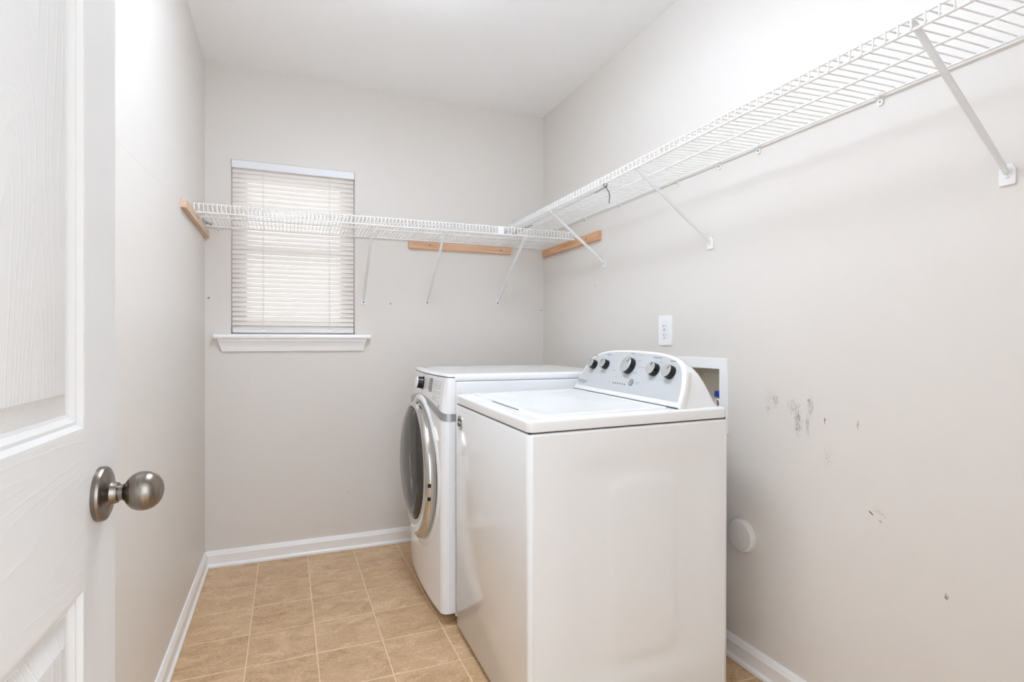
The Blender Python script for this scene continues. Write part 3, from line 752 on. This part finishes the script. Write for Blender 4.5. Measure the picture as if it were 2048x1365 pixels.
# drum inside
MB().loft([flatring(0.2375, FX0+0.004), flatring(0.225, 0.01), flatring(0.222, 0.02)], cap=False).build('drum_mouth', W['panelgrey'], dy, smooth=50)
dm = MB().loft([flatring(0.2225, 0.02), flatring(0.27, 0.03), flatring(0.27, 0.45), flatring(0.25, 0.47), flatring(0.02, 0.48)], cap=False).build('drum', W['drum'], dy, smooth=50)
for k in range(3):
    a = 2*PI*k/3+0.5; c, s_ = math.cos(a), math.sin(a)
    q = [(0.266, -0.05), (0.215, -0.015), (0.21, 0.0), (0.215, 0.015), (0.266, 0.05)]
    b = MB(); b.loft([[(x, DCY+r*c-t*s_, DCZ+r*s_+t*c) for r, t in q] for x in (0.06, 0.44)]); b.build('baffle', W['panelgrey'], dm, smooth=50)
# silver wave band
zu = lambda y: 0.814+0.0475*(1-min(abs(y-DY/2)/(DY/2), 1)**2.2)
zl = lambda y: 0.785+0.0580*(1-min(abs(y-DY/2)/(DY/2), 1)**1.65)
yb = [0.0, 0.002, 0.005, 0.010, 0.018, 0.026]+[0.026+(DY-0.052)*k/32 for k in range(1, 32)]+[DY-v for v in (0.026, 0.018, 0.010, 0.005, 0.002, 0.0)]
bn = MB()
yk = [0.0]+yb+[DY]
def bpt(k, z, back):
    y = yk[k]; x = 0.0 if k in (0, len(yk)-1) else fx(y, z)-0.0018
    if not back and y == 0.0: y = -0.0012
    if not back and y == DY: y = DY+0.0012
    return (x+(0.003 if back else 0), y, z)
bn.loft([[bpt(k, zl(yk[k]), 0), bpt(k, zu(yk[k]), 0), bpt(k, zu(yk[k]), 1), bpt(k, zl(yk[k]), 1)] for k in range(len(yk))])
bn.build('wave_band', W['silver'], dy, smooth=50)
# controls
cp_ = MB()
def facing(y, z, h=0.0): return Vector((fx(y, z)-h, y, z))
kd = MB().lathe([(0, 0.0265), (0.004, 0.0275), (0.007, 0.0262), (0.026, 0.0245), (0.028, 0.0235)], facing(0.338, 0.912), (-1, 0, 0.15), 32).build('dial', W['black'], dy, smooth=35)
MB().lathe([(0.027, 0.0250), (0.030, 0.0248), (0.032, 0.0225), (0.0322, 0)], facing(0.338, 0.912), (-1, 0, 0.15), 32).build('dial_cap', W['plastic'], kd, smooth=35)
b = MB(); b.loft([[(fx(0.338, 0.912+r*math.sin(a))-h, 0.338+r*math.cos(a), 0.912+r*math.sin(a)) for a in [2*PI*k/36 for k in range(36)]] for r, h in ((0.031, 0.0002), (0.0310, 0.0012), (0.0285, 0.0012), (0.0285, 0.0002))], cap=False); b.build('dial_ring', W['silver'], dy, smooth=30)
def fquad(mb, y0, y1, z0, z1, h=0.0008, skew=0.0):
    p = [(fx(y0, z0)-h, y0, z0), (fx(y1, z0)-h, y1, z0), (fx(y1, z1)-h, y1, z1), (fx(y0, z1)-h, y0, z1)]
    mb.loft([p, [(x+0.0012, y, z) for x, y, z in p]])
m_ = MB(); fquad(m_, 0.170, 0.216, 0.886, 0.940, 0.0012); m_.build('display', W['lcd'], dy)
m_ = MB()
for k in range(5): fquad(m_, 0.177, 0.209, 0.891+0.0100*k, 0.8930+0.0100*k, 0.0018)
tag(m_.build('display_print', W['panelgrey'], dy), kind='stuff')
m_ = MB()
for c in range(4):
    for r in range(2): fquad(m_, 0.148-0.026*c-0.014, 0.148-0.026*c, 0.9330-0.008*r, 0.9345-0.008*r)
fquad(m_, 0.050, 0.156, 0.9175, 0.9187)
for c in range(4):
    for r in range(7):
        if r % 3 != 2: fquad(m_, 0.150-0.026*c-0.010-0.004*((r+c) % 2), 0.150-0.026*c, 0.9110-0.0066*r, 0.9126-0.0066*r)
fquad(m_, 0.100, 0.158, 0.8640, 0.8655)
for k in range(3): fquad(m_, 0.066+0.026*k, 0.080+0.026*k, 0.8575-0.004*(k == 0), 0.8592-0.004*(k == 0))
for a_ in range(10):
    a = 2*PI*a_/10
    fquad(m_, 0.338+0.042*math.cos(a)-0.004, 0.338+0.042*math.cos(a)+0.004, 0.910+0.036*math.sin(a)*0.8-0.001, 0.910+0.036*math.sin(a)*0.8+0.001)
tag(m_.build('panel_print', W['print_'], dy), kind='stuff')
m_ = MB(); m_.loft([[(fx(0.058, 0.8385)-h, 0.058+0.0055*math.cos(a), 0.8400+0.0055*math.sin(a)) for a in [2*PI*k/20 for k in range(20)]] for h in (0.0, 0.0012)])
fquad(m_, 0.047, 0.069, 0.8315, 0.8330); m_.build('emblem', W['print_'], dy)

# ------------------------------------------------------------------ wire shelves
RW = 0.0026
def wire_shelf(name, label, long_axis):
    return root(*name, label, 'shelf', 'wire shelves')
# right shelf, deck at the top, lip hanging down
ZR = 1.731
rs = root('wire_shelf', (1.28, 1.7, ZR-0.03), 'long white wire shelf along the right wall with hanging front lip', 'wire shelf')
xb, xf, xm = XR-0.011, 1.127, 1.283
zf, zlip = 1.7225, 1.6985
Y0s, Y1s = 0.43, 2.930
MB().tube([(xb, Y0s, ZR), (xb, Y1s, ZR)], 0.0034, 8).build('back_rod', W['wire'], rs, smooth=60)
MB().tube([(xm, Y0s, ZR-0.006), (xm, Y1s, ZR-0.006)], 0.0034, 8).build('middle_rod', W['wire'], rs, smooth=60)
MB().tube([(xf, Y0s, zf-0.001), (xf, Y1s, zf-0.001)], 0.0030, 8).build('front_rod', W['wire'], rs, smooth=60)
MB().tube([(xf+0.001, Y0s, zlip), (xf+0.001, Y1s, zlip)], 0.0036, 8).build('lip_rod', W['wire'], rs, smooth=60)
m_ = MB().tube([(xb, 0, ZR+0.004), (xm, 0, ZR+0.0005), (xf+0.004, 0, zf+0.0022), (xf-0.003, 0, zf-0.001), (xf-0.003, 0, zlip)], 0.0017, 5)
def replicate(proto, parent, offs, axis):
    for k, d in enumerate(offs):
        o = proto if k == 0 else proto.copy()
        if k: COL.objects.link(o)
        o.parent = parent; v = [0, 0, 0]; v[axis] = d; o.location = v
cw = m_.build('cross_wire', W['wire'], rs, smooth=60)
replicate(cw, rs, [Y0s+0.004+0.0254*k for k in range(int((Y1s-Y0s-0.006)/0.0254)+1)], 1)
def clip(parent, y, z, x=XR, axis='x'):
    if axis == 'x':
        b = MB(); b.prism(rrect(y-0.0075, y+0.0075, z-0.024, z+0.004, 0.006, 4), lambda a, c, h: (x-h, a, c), 0.0, 0.0045)
        b.tube([(x-0.011, y-0.007, z), (x-0.011, y+0.007, z)], 0.0058, 8)
        o = b.build('wall_clip', W['plastic'], parent, smooth=40)
        MB().lathe([(0.0044, 0.003), (0.006, 0.0025), (0.006, 0)], (x, y, z-0.015), (-1, 0, 0), 10).build('screw', W['screw'], o)
    else:
        b = MB(); b.prism(rrect(y-0.0075, y+0.0075, z-0.024, z+0.004, 0.006, 4), lambda a, c, h: (a, x-h, c), 0.0, 0.0045)
        b.tube([(y-0.007, x-0.011, z), (y+0.007, x-0.011, z)], 0.0058, 8)
        o = b.build('wall_clip', W['plastic'], parent, smooth=40)
        MB().lathe([(0.0044, 0.003), (0.006, 0.0025), (0.006, 0)], (y, x, z-0.015), (0, -1, 0), 10).build('screw', W['screw'], o)
for y in (0.985, 1.388, 1.566, 1.797, 2.206, 2.529, 2.846): clip(rs, y, ZR)
# joining plate at the far end of the lip
b = MB(); b.box(xf-0.006, xf+0.004, 2.895, 2.935, zlip-0.003, zf+0.006); b.build('end_cap', W['plastic'], rs, bevel=0.002)
# stiffening bar tied under the front edge, and the cable tie
bar_ = root('steel_bar', (1.16, 2.36, 1.684), 'thin white steel bar tied under the front of the right wire shelf', 'bar')
b = MB(); b.strip([(1.158, 2.87, 1.6885), (1.142, 1.845, 1.6905)], (0, 0, 1), 0.013, 0.0022); b.build('bar', W['strut'], bar_)
b = MB(); b.tube([(1.1655, 2.868, 1.6865), (1.1655, 2.60, 1.6865)], 0.0022, 6); b.tube([(1.1495, 1.95, 1.6885), (1.142, 1.846, 1.6890)], 0.0022, 6); b.build('bar_edge', W['zinc'], bar_, smooth=50)
tie = MB()
tie.tube([(1.131+0.007*math.cos(t), 1.842, 1.692+0.0085*math.sin(t)) for t in [2*PI*q/12 for q in range(13)]], 0.0016, 5)
tie.tube(spline([(1.131, 1.842, 1.683), (1.138, 1.834, 1.668), (1.142, 1.830, 1.652), (1.141, 1.829, 1.636), (1.139, 1.828, 1.618)], 4), 0.0020, 5)
tag(tie.build('cable_tie', W['tie'], smooth=60), 'dark cable tie hanging from the front edge of the right shelf', 'cable tie')

# back shelf, lip turned up
ZB = 1.6455
bs = root('wire_shelf', (0.53, 2.84, ZB-0.02), 'white wire shelf across the back wall, passing in front of the window', 'wire shelf')
yb_ = YB-0.011
XA, XB = XL+0.005, XR-0.024
YFL, YFR = 2.628, 2.600                       # front edge, left and right end (the shelf hangs slightly askew)
yfx = lambda x: YFL+(YFR-YFL)*(x-XA)/(XB-XA)
ymx = lambda x: yb_+(yfx(x)-yb_)*0.50
zf0, zf1, zmm = 1.6287, 1.6640, 1.6500
MB().tube([(XA, yb_, ZB), (XB, yb_, ZB)], 0.0034, 8).build('back_rod', W['wire'], bs, smooth=60)
MB().tube([(XA, ymx(XA), zmm), (XB, ymx(XB), zmm)], 0.0034, 8).build('middle_rod', W['wire'], bs, smooth=60)
MB().tube([(XA, yfx(XA), zf0), (XB, yfx(XB), zf0)], 0.0036, 8).build('front_rod', W['wire'], bs, smooth=60)
MB().tube([(XA, yfx(XA), zf1), (XB, yfx(XB), zf1)], 0.0030, 8).build('lip_rod', W['wire'], bs, smooth=60)
NW = int((XB-XA-0.010)/0.0169)
BO = Vector(bs['_org'])
cw = None
for k in range(NW+1):
    x = XA+0.005+0.0169*k; L = yb_-yfx(x)
    if cw is None:
        L0 = L
        m_ = MB().tube([(BO.x, BO.y, ZB+0.0045), (BO.x, BO.y-L*0.50, zmm+0.0048), (BO.x, BO.y-L+0.004, zf1+0.0040), (BO.x, BO.y-L-0.003, zf1+0.001), (BO.x, BO.y-L-0.003, zf0)], 0.0017, 5)
        cw = m_.build('cross_wire', W['wire'], bs, smooth=60); o = cw
    else:
        o = cw.copy(); COL.objects.link(o); o.parent = bs
    o.location = (x-BO.x, yb_-BO.y, 0); o.scale = (1, L/L0, 1)
clip(bs, -0.302, ZB-0.002, YB, 'y'); clip(bs, 1.392, ZB, YB, 'y')
b = MB(); b.box(XA, XA+0.008, 2.90, 2.912, ZB-0.010, ZB+0.014).box(XA+0.004, XA+0.035, 2.957, 2.961, ZB-0.004, ZB+0.004); b.tube([(XA+0.002, 2.93, ZB+0.012), (XA+0.030, 2.985, ZB-0.004)], 0.003, 6); b.build('end_bracket', W['zinc'], bs, bevel=0.001)
for x in (1.018, 1.078):
    yy = yfx(x)
    b = MB(); b.box(x-0.003, x+0.003, yy-0.005, yy+0.002, zf0+0.004, zf1-0.004); b.build('splice_clip', W['zinc'], bs, bevel=0.001)
b = MB(); b.box(0.978, 1.012, yfx(1)-0.0065, yfx(1)+0.001, zf0-0.004, zf1+0.004); b.build('splice_plate', W['plastic'], bs, bevel=0.0015)

# ------------------------------------------------------------------ shelf brackets
def bracket(label, top, base, wall, dark=False):
    """flat tubular strut from the shelf lip down to a small screwed plate"""
    bx, by, bz_ = base
    r_ = root('shelf_bracket', (bx, by, bz_-0.03), label, 'bracket', 'diagonal shelf brackets')
    tp_ = Vector(top); bs_ = Vector(base)
    nrm = Vector((-1, 0, 0)) if wall == 'x' else Vector((0, -1, 0))
    foot = bs_+nrm*0.007
    d = (tp_-foot).normalized()
    side = d.cross(nrm).normalized()
    pth = [foot+Vector((0, 0, -0.004)), foot+d*0.012, foot+d*0.10, tp_-d*0.01, tp_]
    rad = [0.0045, 0.0055, 0.0068, 0.0068, 0.0055]
    st = MB(); st.tube(pth, rad, 10); st.build('strut', W['strut'], r_, smooth=60)
    if wall == 'x':
        fn = lambda a, c, h: (bx-h, a, c)
        pl = [(by-0.0135, bz_-0.030), (by+0.0135, bz_-0.030), (by+0.0155, bz_-0.027), (by+0.0155, bz_+0.004), (by+0.009, bz_+0.016), (by-0.009, bz_+0.016), (by-0.0155, bz_+0.004), (by-0.0155, bz_-0.027)]
    else:
        fn = lambda a, c, h: (a, by-h, c)
        pl = [(bx-0.0115, bz_-0.024), (bx+0.0115, bz_-0.024), (bx+0.0135, bz_-0.021), (bx+0.0135, bz_+0.006), (bx+0.007, bz_+0.014), (bx-0.007, bz_+0.014), (bx-0.0135, bz_+0.006), (bx-0.0135, bz_-0.021)]
    MB().prism(pl, fn, 0.0, 0.0045).build('wall_plate', W['plastic'], r_, bevel=0.0012)
    c = Vector(base)+Vector((0, 0, -0.011))
    MB().lathe([(0.004, 0.0045), (0.0065, 0.0040), (0.007, 0.002), (0.007, 0)], c, nrm, 14).build('screw', W['screw'] if wall == 'y' else W['plastic'], r_, smooth=40)
    # hook over the front rod
    up = Vector((0, 0, 1)); cdir = Vector((0, 1, 0)) if wall == 'x' else Vector((1, 0, 0))
    hk = MB(); hk.strip([tp_-d*0.022-cdir*0.0, tp_+d*0.004, tp_+nrm*0.010+up*0.004], cdir.cross(d) if abs(cdir.dot(d)) < 0.9 else up, 0.013, 0.003)
    hk.build('hook', W['strut'], r_, bevel=0.0008)
    return r_
bracket('white strut bracket of the right shelf, nearest the doorway', (1.139, 0.716, 1.714), (XR, 0.7094, 1.458), 'x')
bracket('white strut bracket of the right shelf, above and past the outlet', (1.139, 1.648, 1.700), (XR, 1.612, 1.459), 'x')
bracket('white strut bracket of the right shelf, farthest from the doorway', (1.139, 2.345, 1.700), (XR, 2.340, 1.480), 'x')
bracket('thin strut bracket of the back shelf, right beside the window', (0.370, 2.634, 1.6185), (0.381, YB, 1.311), 'y')
bracket('thin strut bracket of the back shelf, crossing the middle of the long cleat', (0.713, 2.626, 1.6185), (0.7231, YB, 1.317), 'y')
bracket('thin strut bracket of the back shelf, between the two right cleats', (1.128, 2.612, 1.6185), (1.1394, YB, 1.325), 'y')

# ------------------------------------------------------------------ pine cleats
def cleat(label, m, dims, screws, nrm):
    r_ = root('wood_cleat', ((dims[0]+dims[1])/2, (dims[2]+dims[3])/2, dims[4]), label, 'wood strip')
    MB().box(*dims).build('board', m, r_, bevel=0.0012)
    for p in screws: MB().lathe([(0, 0.0042), (0.0008, 0.0042), (0.0008, 0)], p, nrm, 12).build('screw', W['screw'], r_)
    return r_
cleat('long pine cleat screwed under the back shelf', W['pine'], (0.619, 1.219, YB-0.019, YB, 1.600, 1.6395), [(0.735, YB-0.019, 1.622), (1.155, YB-0.019, 1.619)], (0, -1, 0))
cleat('pine cleat on the right wall under the shelf end', W['pine_r'], (XR-0.019, XR, 2.372, 3.016, 1.592, 1.636), [(XR-0.019, 2.49, 1.615), (XR-0.019, 2.72, 1.614), (XR-0.019, 2.94, 1.618)], (-1, 0, 0))
cleat('short pale pine cleat on the left wall by the window', W['pine_l'], (XL, XL+0.0195, 2.370, 3.030, 1.590, 1.6225), [(XL+0.0195, 2.66, 1.612), (XL+0.0195, 2.95, 1.606)], (1, 0, 0))

# ------------------------------------------------------------------ wall fittings
ot = root('electrical_outlet', (XR, 1.8715, 1.0765), 'white double outlet plate on the right wall above the washing machine', 'outlet')
fnx = lambda a, c, h: (XR-h, a, c)
b = MB(); b.prism(rrect(1.8300, 1.9135, 1.0765, 1.1995, 0.006, 4), fnx, 0, 0.004); b.prism(rrect(1.8325, 1.9110, 1.079, 1.197, 0.006, 4), fnx, 0.004, 0.006); b.build('plate', W['plate'], ot, smooth=30)
rcp = MB(); rcp.prism(rrect(1.8545, 1.8890, 1.1045, 1.1715, 0.003, 3), fnx, 0.004, 0.0075); rcp = rcp.build('receptacle', W['plate'], ot, smooth=30)
b = MB(); b.prism(rrect(1.8535, 1.8900, 1.1035, 1.1725, 0.003, 3), fnx, 0.004, 0.0062); b.build('receptacle_gap', W['panelgrey'], ot)
b = MB()
for zc in (1.156, 1.120):
    for dy_, hh in ((0.0065, 0.0045), (-0.0065, 0.0035)): b.box(XR-0.0080, XR-0.0070, 1.8717+dy_-0.0012, 1.8717+dy_+0.0012, zc-hh, zc+hh)
    b.lathe([(0.007, 0.0026), (0.008, 0.0026)], (XR, 1.8717, zc-0.0115), (-1, 0, 0), 10)
b.build('slots', W['slot'], rcp)
b = MB(); b.box(XR-0.0083, XR-0.007, 1.862, 1.8815, 1.1345, 1.1405); b.build('test_button', W['panelgrey'], rcp)

wb = root('washer_outlet_box', (XR, 1.66, 0.80), 'recessed white supply box in the right wall behind the washer controls', 'supply box')
fo = [(1.5265, 1.800), (0.770, 1.0328)]
b = MB()
for d0, d1, i in ((0, 0.003, 0.0), (0.003, 0.0045, 0.0015)):
    b.box(XR-d1, XR-d0, 1.5265+i, BY0, 0.770+i, 1.0328-i).box(XR-d1, XR-d0, BY1, 1.800-i, 0.770+i, 1.0328-i).box(XR-d1, XR-d0, BY0, BY1, 0.770+i, BZ0).box(XR-d1, XR-d0, BY0, BY1, BZ1, 1.0328-i)
b.build('flange', W['plate'], wb)
b = MB(); e_ = 0.0025; xd = XR+0.085
b.box(xd-e_, xd, BY0, BY1, BZ0, BZ1).box(XR-0.001, xd-e_, BY0, BY0+e_, BZ0, BZ1).box(XR-0.001, xd-e_, BY1-e_, BY1, BZ0, BZ1).box(XR-0.001, xd-e_, BY0+e_, BY1-e_, BZ0, BZ0+e_).box(XR-0.001, xd-e_, BY0+e_, BY1-e_, BZ1-e_, BZ1)
b.build('recess', W['boxin'], wb)
for k, (yv, mm) in enumerate(((1.603, W['blue']),)):
    vb = MB().lathe([(0, 0.013), (0.03, 0.013), (0.032, 0.010), (0.06, 0.010), (0.062, 0.012), (0.072, 0.012)], (XR+0.035, yv, 0.815), (0, 0, 1), 16).build('valve', W['brass'], wb, smooth=30)
    b = MB(); b.box(XR+0.022, XR+0.048, yv-0.020, yv+0.018, 0.889, 0.912); b.build('valve_handle', mm, vb, bevel=0.004)
    b = MB(); b.tube([(XR+0.020+0.014*math.cos(t)*0.2, yv-0.004+0.014*math.cos(t), 0.868+0.016*math.sin(t)) for t in [2*PI*q/14 for q in range(15)]], 0.003, 6); b.build('hose_collar', W['plate'], vb, smooth=50)

rp = root('round_cover_plate', (XR, 1.4575, 0.381), 'round painted blank cover plate low on the right wall beside the washer', 'cover plate')
MB().lathe([(0, 0.0565), (0.006, 0.0565), (0.014, 0.0535), (0.0175, 0.0495), (0.0185, 0.046), (0.0185, 0)], (XR, 1.4575, 0.4365), (-1, 0, 0), 48).build('disc', W['cover'], rp, smooth=25)
MB().lathe([(0.018, 0.0085), (0.0195, 0.0085), (0.0195, 0.006), (0.0185, 0.005), (0.0190, 0.0035), (0.0205, 0.003), (0.0205, 0)], (XR, 1.4575, 0.4365), (-1, 0, 0), 20).build('screw', W['cover'], rp, smooth=30)

hz = MB(); hz.tube(spline([(XR-0.06, 1.575, 0.76), (XR-0.055, 1.57, 0.62), (XR-0.050, 1.545, 0.53), (XR-0.048, 1.525, 0.47), (XR-0.05, 1.53, 0.42), (XR-0.055, 1.57, 0.37)], 5), 0.013, 10)
tag(hz.build('drain_hose', W['hose'], smooth=60), 'black hose looping down behind the washing machine', 'hose')
hz = MB(); P_ = spline([(XR-0.05, 1.60, 0.24), (XR-0.050, 1.560, 0.18), (XR-0.05, 1.520, 0.10), (XR-0.055, 1.53, 0.03)], 16)
hz.tube(P_, [0.014+0.0015*math.sin(k*2.2) for k in range(len(P_))], 10)
tag(hz.build('drain_hose', W['hose2'], smooth=60), 'tan ribbed hose end near the floor behind the washing machine', 'hose')

for o in bpy.data.objects:
    for k in ('_world', '_org'):
        if k in o: del o[k]
